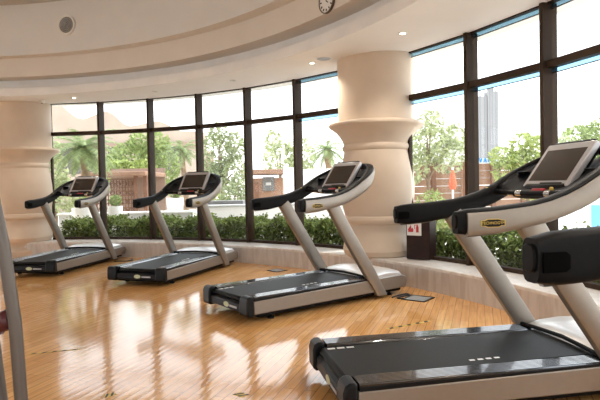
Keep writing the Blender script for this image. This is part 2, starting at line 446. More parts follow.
def make_treadmill():
    root = thing('treadmill', '', 'treadmill')
    # deck ----------------------------------------------------------
    for s in (-1, 1):
        rp = [(s*.265, .19), (s*.265, .216), (s*.280, .224)]
        nr = 7
        for i in range(nr):
            v0 = .286+(.405-.286)*i/nr; w = (.405-.286)/nr
            rp += [(s*(v0+w*.15), .2245), (s*(v0+w*.3), .2285), (s*(v0+w*.75), .2285), (s*(v0+w*.9), .2245)]
        rp += [(s*.412, .222), (s*.414, .19)]
        MB().prism(rp, .085, 1.56, 'x').build('side_rail', 'rail', root, ang=25)
        # champagne side panel with a black lower skirt
        MB().prism([(.077, .075), (.077, .192), (1.95, .215), (2.03, .20), (2.06, .14), (2.03, .075)], s*.392, s*.421, 'y').build('side_panel', 'silver', root, .008)
        MB().prism([(.085, .19), (.085, .214), (1.56, .222), (1.56, .19)], s*.385, s*.417, 'y').build('panel_edge', 'plastic', root, .003)
        # rear corner cap
        cp = [(.0, .075), (.0, .19), (.012, .222), (.035, .236), (.075, .236), (.08, .06), (.02, .06)]
        MB().prism(cp, s*.285, s*.425, 'y').build('rear_corner_cap', 'plastic', root, .016, 3)
    MB().prism([(.03, .185), (.055, .212), (1.52, .226), (1.52, .19), (.06, .17)], -.268, .268, 'y').build('running_belt', 'belt', root, .01, 3)
    bp = MB()
    for i, (x, w) in enumerate(((.075, .05), (.14, .045), (.20, .02))):
        bp.box((.10+.06*i, .225, .2135), (.045, .022, .002))
    bp.build('belt_print', 'white', root, smooth=False); bp = MB()
    for i in range(4):
        bp.box((.80+.05*i, -.19, .2195+.0008*i), (.03, .018, .002))
    bp.build('belt_print', 'white', root, smooth=False)
    # rear cover between the caps, leaning inwards, with a sticker
    rc = MB().prism([(.055, .07), (.018, .085), (.022, .15), (.05, .172), (.09, .17), (.09, .07)], -.29, .29, 'y').build('rear_cover', 'navy', root, .008)
    for i, x in enumerate((-.02,)):
        MB().loft([[(yy, x+.048*cos(2*PI*j/20), .118+.024*sin(2*PI*j/20)) for j in range(20)] for yy in (.0195, .0165)]).build('round_sticker', 'sticker', rc)
    MB().box((.0165, -.15, .115), (.003, .13, .018)).build('printed_strip', 'bezel', rc, smooth=False)
    # under frame and feet
    MB().prism([(.14, .035), (.14, .15), (2.0, .15), (2.0, .035)], -.375, .375, 'y').build('under_frame', 'black', root, .01)
    for x in (.30, 1.85):
        for y in (-.34, .34):
            MB().disc([(.03, 0), (.03, .018), (.014, .022), (.014, .06)], (x, y, 0), 16).build('foot', 'black', root)
    # motor hood: sections across the machine
    hp = [(1.50, .222, .400), (1.52, .245, .402), (1.60, .266, .402), (1.75, .277, .400), (1.90, .270, .395), (2.0, .252, .375), (2.07, .222, .33), (LEN, .18, .27)]
    rings = []
    for u, zt, hv in hp:
        r = [(u, -hv, .12), (u, -hv, zt-.03), (u, -hv+.03, zt-.008), (u, -hv*.5, zt+.004), (u, 0, zt+.008), (u, hv*.5, zt+.004), (u, hv-.03, zt-.008), (u, hv, zt-.03), (u, hv, .12)]
        rings.append(r)
    MB().loft(rings).build('motor_hood', 'hood', root, ang=50)
    hs = [(1.475, -.40, .236), (1.485, -.2, .246), (1.50, 0, .250), (1.485, .2, .246), (1.475, .40, .236)]
    MB().tube([(x, y, z) for x, y, z in hs], .013, 8).build('hood_seal', 'black', root)
    MB().prism([(1.90, .06), (1.90, .20), (2.04, .18), (2.10, .13), (2.08, .06)], -.37, .37, 'y').build('front_bumper', 'plastic', root, .02, 3)
    # uprights ------------------------------------------------------
    for s in (-1, 1):
        w = .066
        line = [(1.655, .035), (1.51, .25), (1.25, .63), (1.09, .865), (1.035, .955), (.995, 1.01)]
        rings = []
        for i, (u, z) in enumerate(line):
            u0, z0 = line[max(i-1, 0)]; u1, z1 = line[min(i+1, len(line)-1)]
            tx, tz = u1-u0, z1-z0; l = math.hypot(tx, tz); px, pz = tz/l, -tx/l
            if i == 0: px, pz = 1., 0.
            ww = w*1.05 if i == 0 else w
            rr = []
            for a, bq in ((-1, -.72), (-.72, -1), (.72, -1), (1, -.72), (1, .72), (.72, 1), (-.72, 1), (-1, .72)):
                rr.append((u+px*a*ww, s*(.402+.0+bq*.034 + (.012 if z < .5 else .006)), z+pz*a*ww))
            rings.append(rr)
        up = MB().loft(rings).build('upright', 'silver', root, .004, 2, ang=50)
    # arm loop ------------------------------------------------------
    path = loop_path()
    rings = []; nP = len(path)
    for i, (x, y, nx, ny) in enumerate(path):
        zt, zb = interp(ZTOP, x), interp(ZBOT, x)
        e = min(i, nP-1-i)
        k = (.82, .97, 1.0)[min(e, 2)]
        xo = x - (.012 if e == 0 else 0)
        hw_ = .040*k; zc = (zt+zb)/2; hh = (zt-zb)/2*k
        ring = []
        for j in range(16):
            a = 2*PI*j/16+PI/16
            ca, sa = cos(a), sin(a)
            ce = math.copysign(abs(ca)**.5, ca); se = math.copysign(abs(sa)**.5, sa)
            ring.append((xo+nx*hw_*ce, y+ny*hw_*ce, zc+hh*se))
        rings.append(ring)
    loop = MB().loft(rings).build('handrail_loop', 'black', root, ang=50)
    for s in (-1, 1):
        cap = MB().loft([[(xx, s*VH+.024*k*math.copysign(abs(cos(2*PI*j/16))**.6, cos(2*PI*j/16)), 1.013+.036*k*math.copysign(abs(sin(2*PI*j/16))**.6, sin(2*PI*j/16))) for j in range(16)] for xx, k in ((.612, 1), (.591, 1), (.588, .9))]).build('end_plug', 'black', loop)
        inset = MB().prism([(.604, .980), (.604, 1.030), (.665, 1.030), (.677, 1.021), (.677, .989), (.665, .980)], s*(VH-.0405), s*(VH-.036), 'y').build('inner_plug', 'plug', loop, .001)
    # champagne outer cover
    rings = []
    for i, (x, y, nx, ny) in enumerate(path):
        e = min(i, nP-1-i)
        if e < 1: continue
        zt, zb = interp(ZTOP, x), interp(ZBOT, x)
        top = zt-.020-.010*max(0, (x-1.4)/.35); bot = zb-.006
        if x > 1.55: bot += (x-1.55)*.08
        xx = x-.012 if e == 1 else x
        prof = [(.010, bot), (.030, bot-.001), (.044, bot+.010), (.050, bot+.03), (.051, (top+bot)/2), (.049, top-.012), (.043, top), (.030, top), (.036, (top+bot)/2), (.020, bot+.008)]
        rings.append([(xx+nx*d_, y+ny*d_, z) for d_, z in prof])
    cover = MB().loft(rings).build('arm_cover', 'silver', root, ang=55)
    # maker's badge on both outer faces
    for s in (-1, 1):
        bx, bz, yv = .775, 1.005, s*(VH+.0515)
        hexp = [(1.06*a_, 1.3*b_) for a_, b_ in [(-.062, -.012), (-.045, -.012), (-.030, -.0175), (.030, -.0175), (.045, -.012), (.062, -.012), (.062, .010), (.045, .010), (.030, .0155), (-.030, .0155), (-.045, .010), (-.062, .010)]]
        pl = MB().prism([(bx+px, bz+pz) for px, pz in hexp], yv-.001*s, yv+.0020*s, 'y').build('badge', 'yellow', cover, smooth=False)
        MB().prism([(bx+px*.94, bz+pz*.84-.0002) for px, pz in hexp], yv, yv+.0026*s, 'y').build('badge_field', 'plastic', pl, smooth=False)
        me = text_mesh('TECHNOGYM', .0205, .0004)
        me.transform(Matrix.Rotation(PI/2, 4, 'X'))
        if s > 0: me.transform(Matrix.Rotation(PI, 4, 'Z'))
        me.transform(Matrix.Translation((bx, yv+.003*s, bz-.001)))
        me.materials.append(M['yellow'])
        lo = bpy.data.objects.new('lettering', me); COL.objects.link(lo); lo.parent = pl
    # dashboard bowl inside the loop
    vs = []; fs = []
    us = [1.31+(1.725-1.31)*i/12 for i in range(13)]; nv = 17
    for u in us:
        vm = VH-.025 if u <= 1.38 else max(.02, (VH-.025)*math.sqrt(max(0, 1-((u-1.38)/.36)**2)))
        zt = interp(ZTOP, u)-.02; zm = zt-.075
        for j in range(nv):
            tt = -1+2*j/(nv-1)
            vs.append((u, vm*tt, zm+(zt-zm)*abs(tt)**3))
    for i in range(len(us)-1):
        for j in range(nv-1):
            fs.append((i*nv+j, i*nv+j+1, (i+1)*nv+j+1, (i+1)*nv+j))
    dash = MB().add(vs, fs).build('dashboard', 'navy', root, ang=60, solid=.02)
    # two shallow holders beside the screen
    for s in (-1, 1):
        MB().disc([(.036, 0), (.042, .012), (.036, .014), (.032, .004)], (1.46, s*.315, 1.262), 20).build('bottle_holder', 'plastic', dash)
    # hand grip bar
    bar = MB().tube([(1.30, -.385, 1.145), (1.315, -.25, 1.137), (1.32, 0, 1.134), (1.315, .25, 1.137), (1.30, .385, 1.145)], .019, 12).build('grip_bar', 'black', root)
    for s in (-1, 1):
        for y in (.115, .20):
            MB().tube([(1.3185, s*y, 1.1355), (1.3165, s*(y+.055), 1.1363)], .0205, 12).build('grip_sensor', 'chrome', bar)
        kn = MB().disc([(.008, 0), (.012, .010), (.012, .022), (.005, .027)], (1.245, .405, 1.150) if s > 0 else (1.325, -.155, 1.148), 14).build('yellow_knob', 'yellow', bar)
        kn['label'] = 'yellow knob'
    st = MB().box((1.335, -.02, 1.155), (.03, .10, .022)).build('stop_button', 'red', bar, .006)
    st['label'] = 'red stop button'
    # screen ---------------------------------------------------------
    B0 = Vector((1.385, 0, 1.178)); T0 = Vector((1.580, 0, 1.440))
    L = (T0-B0).length; up = (T0-B0).normalized(); nrm = Vector((-up.z, 0, up.x))
    mt = Matrix((( nrm.x, 0, up.x), (0, -1, 0), (nrm.z, 0, up.z)))   # local x = normal, y = across, z = up
    def pt(a, y, c): q = B0+up*c+nrm*a; return (q.x, y, q.z)
    def slab(y0, y1, c0, c1, a0, a1, mb, inset=0):
        poly = [(y0, c0), (y1, c0), (y1, c1), (y0, c1)]
        n_ = 4
        vs = [pt(a0, p[0], p[1]) for p in poly]+[pt(a1, p[0]*(1-inset), p[1]) for p in poly]
        mb.add(vs, [(0, 1, 2, 3), (7, 6, 5, 4)]+[(i, i+4, (i+1) % 4+4, (i+1) % 4) for i in range(4)])
        return mb
    hs = slab(-.214, .214, .0, L, -.035, .004, MB())
    con = hs.build('console', 'bezel', root, .008, 3)
    slab(-.178, .178, .040, L-.05, -.002, .0062, MB()).build('screen', 'screen', con, smooth=False)
    slab(-.200, .200, .012, L-.012, -.062, -.030, MB()).build('console_back', 'plastic', con, .012, 3)
    slab(-.175, .175, L-.012, L+.022, -.055, -.004, MB(), -.02).build('speaker_top', 'plastic', con, .008, 2)
    slab(-.15, .05, .016, .026, .002, .0056, MB()).build('front_slot', 'plastic', con, smooth=False)
    MB().prism([(1.375, 1.125), (1.372, 1.18), (1.40, 1.20), (1.46, 1.20), (1.50, 1.15)], -.19, .19, 'y').build('console_base', 'plastic', root, .012, 2)
    for s in ():
        k_ = MB().disc([(.010, 0), (.016, .010), (.016, .026), (.006, .03)], (1.368, s*.16, 1.158), 12)
    return root
tm = make_treadmill()
tms = [(-3.861, 7.486, 1.4017, 'farthest treadmill, in front of the left column and windows', .998),
       (-2.071, 6.615, 1.2329, 'second farthest treadmill, black and champagne, between the farthest and the middle one', 1.002),
       (-.735, 4.958, .6441, 'middle treadmill standing in front of the turned column, cord at its front foot', 1.0076),
       (.1135, 2.977, .1848, 'large near treadmill cut off by the right edge with its whole screen showing', .993),
       (.053, .790, .1848, 'nearest treadmill, only its thick black handrail end shows at the right edge', 1.0)]
for i, (x, y, a, lb, s) in enumerate(tms):
    o = tm if i == 0 else copy_tree(tm)
    o.location = (x, y, 0); o.rotation_euler = (0, 0, a); o.scale = (1, 1, s)
    tag(o, lb, 'treadmill', 'row of treadmills along the windows')

# ------------------------------------------------------------------ small floor things
def floor_plate(x, y, rz, w, h, label):
    t = thing('floor_box', label, 'floor outlet', (x, y, 0), rz)
    f = MB(); 
    for s in (-1, 1):
        f.box((0, s*(h/2-.012), .0035), (w, .024, .007)); f.box((s*(w/2-.012), 0, .0035), (.024, h-.048, .007))
    f.build('border', 'plastic', t, .001, 1)
    MB().box((0, 0, .0025), (w-.046, h-.046, .005)).build('lid', 'lid', t, smooth=False)
floor_plate(1.215, 5.56, math.radians(53), .27, .26, 'grey floor box lid beside the marble ledge at the middle treadmill front')
floor_plate(-.35, 7.63, math.radians(42), .20, .22, 'grey floor box lid between the second farthest and the middle treadmill')
def cord(pts, label):
    out = []
    P = [Vector(p) for p in pts]
    for i in range(len(P)-1):
        p0, p1, p2, p3 = P[max(i-1, 0)], P[i], P[i+1], P[min(i+2, len(P)-1)]
        for j in range(6):
            t = j/6
            out.append(.5*((2*p1)+(p2-p0)*t+(2*p0-5*p1+4*p2-p3)*t*t+(3*p1-p0-3*p2+p3)*t**3))
    out.append(P[-1])
    tag(MB().tube(out, .008, 8).build('power_cord', 'cord'), label, 'power cord')
cord([(.95, 5.61, .009), (1.03, 5.70, .009), (1.13, 5.77, .010), (1.16, 5.71, .009), (1.08, 5.66, .010), (1.0, 5.58, .009), (1.06, 5.53, .009)], 'black cord looping from the middle treadmill to the floor box')
cord([(-3.14, 8.94, .009), (-3.05, 8.90, .009), (-2.94, 8.93, .009), (-2.86, 9.03, .009), (-2.93, 9.2, .009)], 'black cord on the floor at the front of the farthest treadmill')

def tape(p0, p1, w, n_, label):
    t = thing('hazard_tape', label, 'floor tape', ((p0[0]+p1[0])/2, (p0[1]+p1[1])/2, 0), math.atan2(p1[1]-p0[1], p1[0]-p0[0]))
    L = math.hypot(p1[0]-p0[0], p1[1]-p0[1])
    MB().box((0, 0, .0006), (L, w, .0012)).build('yellow_band', 'yellow', t, smooth=False)
    for i in range(n_):
        x = -L/2+(i+.5)*L/n_
        d = L/n_*.2
        MB().prism([(x-d-w*.3, -w/2), (x+d-w*.3, -w/2), (x+d+w*.3, w/2), (x-d+w*.3, w/2)], .0012, .0020, 'z').build('black_stripe', 'plastic', t, smooth=False)
tape((-2.03, 3.925), (-1.693, 4.027), .022, 5, 'strip of black and yellow tape on the floor beside the grey machine frame')
tape((.70, 4.41), (1.114, 4.641), .03, 5, 'strip of black and yellow tape behind the large near treadmill')
tape((-1.165, 3.08), (-1.115, 3.125), .05, 2, 'short piece of yellow tape low on the floor, left of the other piece')
tape((-.395, 3.09), (-.335, 3.045), .05, 2, 'short piece of yellow tape on the bare floor in front of the middle treadmill')

# dark box with fire symbols on the ledge
ca = math.atan2(6.40-6.57, 1.547-1.30)
t = thing('equipment_box', 'dark wooden box with red fire symbols on the ledge right of the column', 'box', (1.30, 6.57, .273), ca)
MB().box((.15, .11, .32), (.30, .22, .62)).build('body', 'darkwood', t, .006)
MB().box((.15, .11, .64), (.33, .25, .025)).build('top', 'darkwood', t, .005)
sg = MB().box((.105, -.004, .385), (.185, .006, .175)).build('sign', 'white', t, .002)
sb = MB()
def sym(pl, x0, z0): sb.prism([(x0+px, z0+pz) for px, pz in pl], -.0095, -.006, 'y')
# flame
sym([(-.03, -.045), (.03, -.045), (.036, -.015), (.022, .012), (.010, -.006), (.004, .045), (-.018, .012), (-.034, -.012)], .062, .385)
# extinguisher with hose
sym([(-.016, -.048), (.016, -.048), (.016, .018), (.009, .030), (-.009, .030), (-.016, .018)], .148, .385)
sym([(-.007, .030), (.007, .030), (.007, .048), (-.007, .048)], .148, .385)
sym([(-.032, .036), (-.007, .036), (-.007, .044), (-.038, .044), (-.038, -.005), (-.030, -.005)], .148, .385)
sy = sb.build('red_symbols', 'red', sg, smooth=False)

# grey machine frame at the left edge
t = thing('exercise_machine', 'champagne grey tube frame with maroon pad cut off by the left edge', 'exercise machine', (-1.186, 2.2, 0))
fr = [(.040, 0, .02), (.012, 0, .30), (-.004, 0, .66), (-.042, 0, .98), (-.078, 0, 1.18), (-.112, .01, 1.27), (-.17, .03, 1.325), (-.25, .06, 1.345), (-.36, .1, 1.35)]
MB().tube(fr, .026, 16).build('front_tube', 'darktube', t)
fr2 = [(-.075, .05, .02), (-.10, .05, .30), (-.135, .05, .66), (-.19, .06, 1.0), (-.25, .08, 1.25), (-.30, .1, 1.35)]
MB().tube(fr2, .026, 16).build('rear_tube', 'darktube', t)
MB().tube([(.10, -.0, .03), (-.60, .17, .03)], .03, 14).build('base_tube', 'darktube', t)
MB().tube([(-.11, .04, .645), (-.045, .03, .668), (-.036, .03, .670)], [.042, .044, .036], 16).build('roller_pad', 'maroon', t)
MB().tube([(-.50, .13, .55), (-.20, .06, .605), (-.09, .035, .642)], .040, 14).build('pad_arm', 'maroon', t)
MB().tube([(-.50, .14, .03), (-.50, .13, .8), (-.36, .1, 1.35)], .026, 14).build('back_post', 'darktube', t)

# ------------------------------------------------------------------ outside
def hd(px): # bearing helper used only to note where a thing stands: metres right per metre of depth
    return (px-300)/534.4
g = MB().box((0, 30, -.11), (160, 150, .1)).build('ground', mat('pale paving', (.66, .60, .52), .8, 0, .06, 1.5)); struct(g)

def leaves(mb, c, rad, n_, size, flat=1.):
    for i in range(n_):
        while True:
            d = Vector((random.uniform(-1, 1), random.uniform(-1, 1), random.uniform(-1, 1)))
            if .05 < d.length < 1: break
        d = d*(d.length**-.5)   # push outwards
        p = Vector((c[0]+d.x*rad[0], c[1]+d.y*rad[1], c[2]+d.z*rad[2]))
        e = Vector((random.gauss(0, 1), random.gauss(0, 1), random.gauss(0, 1)*flat)).normalized()
        f_ = e.cross(Vector((random.gauss(0, 1), random.gauss(0, 1), random.gauss(0, 1)))).normalized()
        s = size*random.uniform(.6, 1.3)
        mb.add([p-e*s, p+f_*s*.45+e*s*.05, p+e*s, p-f_*s*.45+e*s*.05], [(0, 1, 2, 3)])
    return mb
def tree(name, label, cat, x, y, h, crown, trunk, m, nleaf, size, z0=-.06, group=None):
    # crown: list of (dx, dy, z, rx, ry, rz)
    t = thing(name, label, cat, (x, y, z0), 0, group)
    mb = MB()
    tot = sum(c[3]*c[5] for c in crown)
    for c in crown:
        leaves(mb, (c[0], c[1], c[2]), c[3:6], int(nleaf*c[3]*c[5]/tot), size)
    mb.build('foliage', m, t, smooth=False)
    tb = MB()
    zc = max(c[2] for c in crown)
    low = min(c[2] for c in crown)
    tb.tube([(0, 0, 0), (trunk*.4, 0, low*.5), (0, trunk*.3, low), (0, 0, (low+zc)/2+.1)], [trunk, trunk*.8, trunk*.7, trunk*.3], 10)
    for c in crown:
        tb.tube([(0, 0, low*.75), (c[0]*.5, c[1]*.5, (low*.75+c[2])/2+.1), (c[0]*.9, c[1]*.9, c[2])], [trunk*.55, trunk*.4, trunk*.15], 8)
    tb.build('trunk', 'bark', t)
    return t
def palm(label, x, y, hz, fr, trunk, nf=26, z0=-.06):
    t = thing('palm_tree', label, 'palm tree', (x, y, z0), 0, 'palms in the garden')
    pts = []; rs = []
    for i in range(14):
        pts.append((0.06*sin(i*.3), 0, hz*i/13)); rs.append(trunk*(1.15-.3*i/13)*(1+.08*(i % 2)))
    MB().tube(pts, rs, 12).build('trunk', 'palmbark', t)
    mb = MB()
    for i in range(nf):
        a = i*2.399963; el = .95-1.5*i/nf; L = fr*random.uniform(.85, 1.1)
        prev = Vector((pts[-1][0], 0, hz)); d = Vector((cos(a)*cos(el), sin(a)*cos(el), sin(el)))
        side = Vector((-sin(a), cos(a), 0))
        for sgm in range(10):
            nx = prev+d*L/10
            for sd in (-1, 1):
                for q_ in range(2):
                    b0 = prev+(nx-prev)*(q_*.5); w = fr*.22*(1-abs(sgm-4)/7)
                    tip = b0+side*sd*w+d*w*.7-Vector((0, 0, w*.35))
                    mb.add([b0, b0+d*fr*.05, tip], [(0, 1, 2)])
            d = (d+Vector((0, 0, -.13))).normalized(); prev = nx
    mb.build('fronds', 'palm', t, smooth=False)

# hedge along the glass, one clipped shrub run for each window bay
HLAB = ['first bay from the left column', 'second bay from the left column', 'middle of the left windows', 'bay behind the second farthest treadmill', 'bay before the middle treadmill', 'bay left of the middle column']
def hedge(k, label, top=.61):
    a1, a2 = amul(k)-.002, amul(k+1)+.002
    ac = (a1+a2)/2; p = pol(8.80, ac, -.06)
    t = thing('clipped_hedge', label, 'hedge', p, ac-PI/2, 'hedge outside the windows')
    W = 8.3*abs(a1-a2)
    mb = MB(); 
    for i in range(6500):
        x = random.uniform(-W/2, W/2)
        f_ = random.random()
        if f_ < .45: y, z = -.42+random.gauss(0, .035), random.uniform(.08, top)
        elif f_ < .85: y, z = random.uniform(-.45, .45), top+random.gauss(0, .035)
        else: y, z = random.uniform(-.4, .45), random.uniform(.1, top)
        bmp = .05*sin(x*7+k)+.03*sin(x*17)
        z += bmp*(z/top); y -= bmp*.6
        e = Vector((random.gauss(0, 1), random.gauss(0, 1), random.gauss(0, 1))).normalized(); g_ = e.cross(Vector((random.gauss(0, 1), random.gauss(0, 1), random.gauss(0, 1)))).normalized()
        s = random.uniform(.022, .042)
        q0 = Vector((x, y, z))
        mb.add([q0-e*s, q0+g_*s*.55, q0+e*s, q0-g_*s*.55], [(0, 1, 2, 3)])
    mb.build('foliage', 'hedge', t, smooth=False)
    st = MB()
    for i in range(9):
        x = -W/2+W*(i+.5)/9
        st.tube([(x, 0, 0), (x+random.uniform(-.06, .06), random.uniform(-.1, .1), top*.5), (x+random.uniform(-.12, .12), random.uniform(-.2, .2), top*.93)], [.018, .013, .006], 6)
    st.build('stems', 'bark', t)
for k, lb in ((-1, 'clipped green hedge outside the window next to the left column'), (0, 'clipped green hedge between the farthest treadmill and the handrail end of the second farthest'),
              (1, 'clipped green hedge behind the second farthest treadmill, left of its screen'), (2, 'clipped green hedge between the second farthest treadmill and the middle treadmill handrail end'),
              (3, 'clipped green hedge behind the middle treadmill handrail end'), (4, 'clipped green hedge outside the glass left of the middle column'),
              (6, 'clipped dark hedge outside the glass behind the box with fire symbols'), (7, 'clipped dark hedge outside the glass behind the near treadmill badge arm'), (8, 'clipped dark hedge at the right edge below the pool')):
    hedge(k, lb)

def at(px, d, z=-.06): return (hd(px)*d, d, z)
# large sandstone building with a wavy parapet, left
t = thing('sandstone_building', 'large sandstone building with wavy top behind the trees at left', 'building', at(105, 32))
def wavy(x0, x1, base, tab, y0, y1):
    pl = [(x0, 0)]
    n_ = 48
    top = []
    for i in range(n_+1):
        x = x0+(x1-x0)*i/n_
        # smooth interpolation
        for (xa, za), (xb, zb) in zip(tab, tab[1:]):
            if xa <= x <= xb+1e-6:
                s = (x-xa)/(xb-xa); s = s*s*(3-2*s); z = za+(zb-za)*s; break
        top.append((x, z))
    return MB().prism([(x0, 0)]+top+[(x1, 0)], y0, y1, 'y')
px2 = lambda px: hd(px)*32-hd(105)*32
zz = lambda y: 1.26+(190.5-y)*32/534.4
tab = [(px2(20), zz(96)), (px2(54), zz(100)), (px2(84), zz(119)), (px2(109), zz(112)), (px2(131), zz(127)), (px2(160), zz(123)), (px2(184), zz(133)), (px2(204), zz(134))]
wl = wavy(px2(20), px2(204), 0, tab, 0, 1.2).build('front_wall', 'stone', t, ang=30)
for px_, y_, w_, h_ in ((72, 160, 1.0, 1.6), (88, 160, 1.0, 1.6), (118, 160, 1.0, 1.6), (146, 160, 1.0, 1.6), (172, 160, 1.0, 1.6)):
    MB().box((px2(px_), -.01, zz(y_)), (w_, .1, h_)).build('window', 'opening', t, .02)
MB().box((px2(110), 3.5, 1.9), (10.5, 6, 3.8)).build('rear_block', 'stone2', t)
MB().box((px2(112), -.08, zz(146)), (11, .25, .22)).build('string_course', 'stone2', t)

palm('short palm with wide crown in front of the sandstone building, above the farthest treadmill', *at(86, 12.8)[:2], 2.28, .98, .10, 40)
palm('slim palm standing above the second farthest treadmill screen', *at(184, 13.5)[:2], 2.24, .62, .07, 26)
palm('palm seen just left of the middle column', *at(329, 20)[:2], 2.6, 1.0, .13, 28)

tree('garden_tree', 'dense green tree behind the pergola, between the two left palms', 'tree', *at(148, 20)[:2], 4, [(-.4, 0, 2.3, 1.1, .9, .8), (.4, .3, 2.1, .75, .9, .9), (.1, 0, 3.0, .8, .8, .5), (-1.2, 0, 1.9, .7, .7, .7)], .12, 'leaf', 3000, .11)
tree('garden_tree', 'yellow green bushy tree rising over the pergola roof', 'tree', *at(125, 17.6)[:2], 3, [(0, 0, 1.85, .65, .5, .38), (.55, .1, 1.9, .5, .5, .36), (-.5, 0, 2.0, .45, .5, .3)], .07, 'lime', 1600, .09)
tree('garden_tree', 'pale bushy tree at the far left between column and farthest treadmill', 'tree', *at(55, 15.5)[:2], 3, [(0, 0, 1.7, .4, .4, .75), (.2, 0, 1.1, .45, .4, .6), (-.1, 0, 2.3, .35, .3, .5)], .06, 'pale', 1300, .08)
tree('garden_tree', 'tall olive tree just right of the screen of the second farthest treadmill', 'tree', *at(222, 17)[:2], 4, [(-.1, 0, 2.35, .62, .5, .7), (.35, 0, 1.7, .55, .5, .6), (-.35, 0, 1.5, .5, .5, .6), (.45, .1, 2.6, .35, .4, .45), (-.05, 0, 3.0, .3, .3, .35)], .09, 'olive', 1900, .085)
tree('garden_bush', 'round grey green bush under the tall olive tree', 'bush', *at(235, 14)[:2], 2, [(0, 0, .95, .42, .4, .5), (.15, 0, 1.3, .3, .3, .35), (-.25, 0, .7, .32, .3, .35)], .05, 'olive', 1100, .06)
tree('garden_bush', 'yellow flowering bush left of the grey green bush', 'bush', *at(211, 15)[:2], 2, [(0, 0, .9, .35, .3, .45), (.1, 0, .5, .3, .3, .3)], .04, 'lime', 700, .06)
tree('garden_tree', 'thin pale tree behind the flat roofed kiosk', 'tree', *at(281, 24)[:2], 4, [(0, 0, 2.5, .8, .6, .75), (.9, 0, 2.7, .7, .6, .8), (-.3, 0, 3.3, .4, .4, .5), (1.0, 0, 1.9, .7, .5, .5)], .08, 'pale', 1100, .12)
tree('garden_tree', 'pale leafy tree right of the middle column, above the brown fence', 'tree', *at(428, 12.3)[:2], 4, [(.0, 0, 2.15, .55, .5, .5), (.45, 0, 1.9, .45, .4, .42), (-.35, 0, 1.75, .4, .4, .5), (.1, 0, 2.65, .32, .3, .32), (.65, 0, 2.35, .25, .3, .3)], .05, 'pale', 1900, .065)
tree('garden_bush', 'low shrub in front of the brown fence under the pale leafy tree', 'bush', *at(432, 10.5)[:2], 2, [(0, 0, .75, .35, .3, .4), (.3, 0, .6, .3, .3, .35), (-.25, 0, .5, .25, .3, .3)], .03, 'leaf', 900, .05)
tree('garden_tree', 'bright green tree in front of the fence between the two dark right posts', 'tree', *at(527, 12)[:2], 4, [(0, 0, 1.55, .45, .4, .45), (.3, 0, 1.9, .4, .4, .4), (-.4, 0, 1.45, .35, .4, .4), (-.1, 0, 2.1, .3, .3, .25), (-.55, 0, 1.8, .3, .3, .25), (.2, 0, 1.2, .45, .4, .4)], .05, 'lime', 2300, .065)
tree('garden_tree', 'wide green tree at the right edge above the pool', 'tree', *at(588, 30)[:2], 5, [(-.5, 0, 3.4, 1.1, .9, 1.0), (.8, 0, 3.5, 1.2, .9, 1.3), (1.8, 0, 3.2, 1.0, .8, 1.2), (.2, 0, 2.2, 1.6, .9, .9)], .14, 'leaf', 3000, .14)
tree('garden_tree', 'soft green tree behind the right window post, left of the wide one', 'tree', *at(562, 28)[:2], 4, [(0, 0, 2.9, .8, .8, .7), (-.3, 0, 1.9, 1.0, .8, .9), (.9, 0, 2.1, .8, .7, .8)], .1, 'pale', 1600, .13)

# pergola with lattice screen
D = 15.3
t = thing('pergola', 'timber pergola with carved lattice screen behind the left treadmills', 'pergola', at(123, D))
q2 = lambda px: hd(px)*D-hd(123)*D
z2 = lambda y: 1.26+(190-y)*D/534.4
MB().box((q2(127), 0, z2(175)), (q2(157)-q2(97), 2.2, .12)).build('roof', 'palewood', t, .02)
for px_ in (99, 107, 146, 155):
    MB().box((q2(px_), -.9, (z2(177))/2), (.10, .10, z2(177))).build('post', 'wood', t, .01)
lt = MB()
x0, x1, za, zb = q2(109), q2(144), .35, z2(180)
for i in range(14):
    x = x0+(x1-x0)*i/13
    lt.box((x, -.9, (za+zb)/2), (.022, .03, zb-za))
for i in range(12):
    z = za+(zb-za)*i/11
    lt.box(((x0+x1)/2, -.9, z), (x1-x0, .03, .022))
for i in range(6):
    for j in range(5):
        lt.loft([[(x0+(x1-x0)*(i+.5)/6+r_*cos(2*PI*k_/12), -.9+dy, za+(zb-za)*(j+.5)/5+r_*sin(2*PI*k_/12)) for k_ in range(12)] for r_, dy in ((.07, -.015), (.07, .015), (.05, .015), (.05, -.015))], caps=False)
lt.build('lattice_screen', 'wood', t, smooth=False)
MB().box((q2(128), 1.05, z2(192)), (q2(157)-q2(100), .06, z2(178)-.2)).build('back_wall', 'stone2', t)

# low garden wall and planters
def slab_box(name, label, cat, px0, px1, d, y0, y1, depth, m, cap=None):
    zt = 1.2-(y0-189)*d/534.4; zb = max(-.06, 1.2-(y1-189)*d/534.4)
    t = thing(name, label, cat, at((px0+px1)/2, d, zb))
    MB().box((0, depth/2, (zt-zb)/2), (hd(px1)*d-hd(px0)*d, depth, zt-zb)).build('body', m, t, .01)
    if cap: MB().box((0, depth/2, zt-zb+.02), (hd(px1)*d-hd(px0)*d+.06, depth+.06, .04)).build('coping', cap, t, .005)
    return t
slab_box('garden_wall', 'long low pale garden wall behind the hedge in the middle windows', 'wall', 196, 348, 11.5, 208, 260, .3, 'whitewall', 'greywall')
slab_box('garden_bench', 'dark grey stone bench top in front of the round bush', 'bench', 200, 243, 12.2, 202, 262, .5, 'dkgrey')
slab_box('garden_wall', 'low grey garden wall behind the hedge at the left windows', 'wall', 58, 190, 12.1, 213, 262, .3, 'greywall', 'whitewall')
slab_box('white_block_wall', 'tall white wall panel between the kiosk and the window post', 'wall', 284, 300, 17, 170, 230, .3, 'whitewall')
slab_box('white_garden_wall', 'wide white garden wall behind the middle treadmill console', 'wall', 301, 352, 19, 172, 230, .3, 'whitewall')

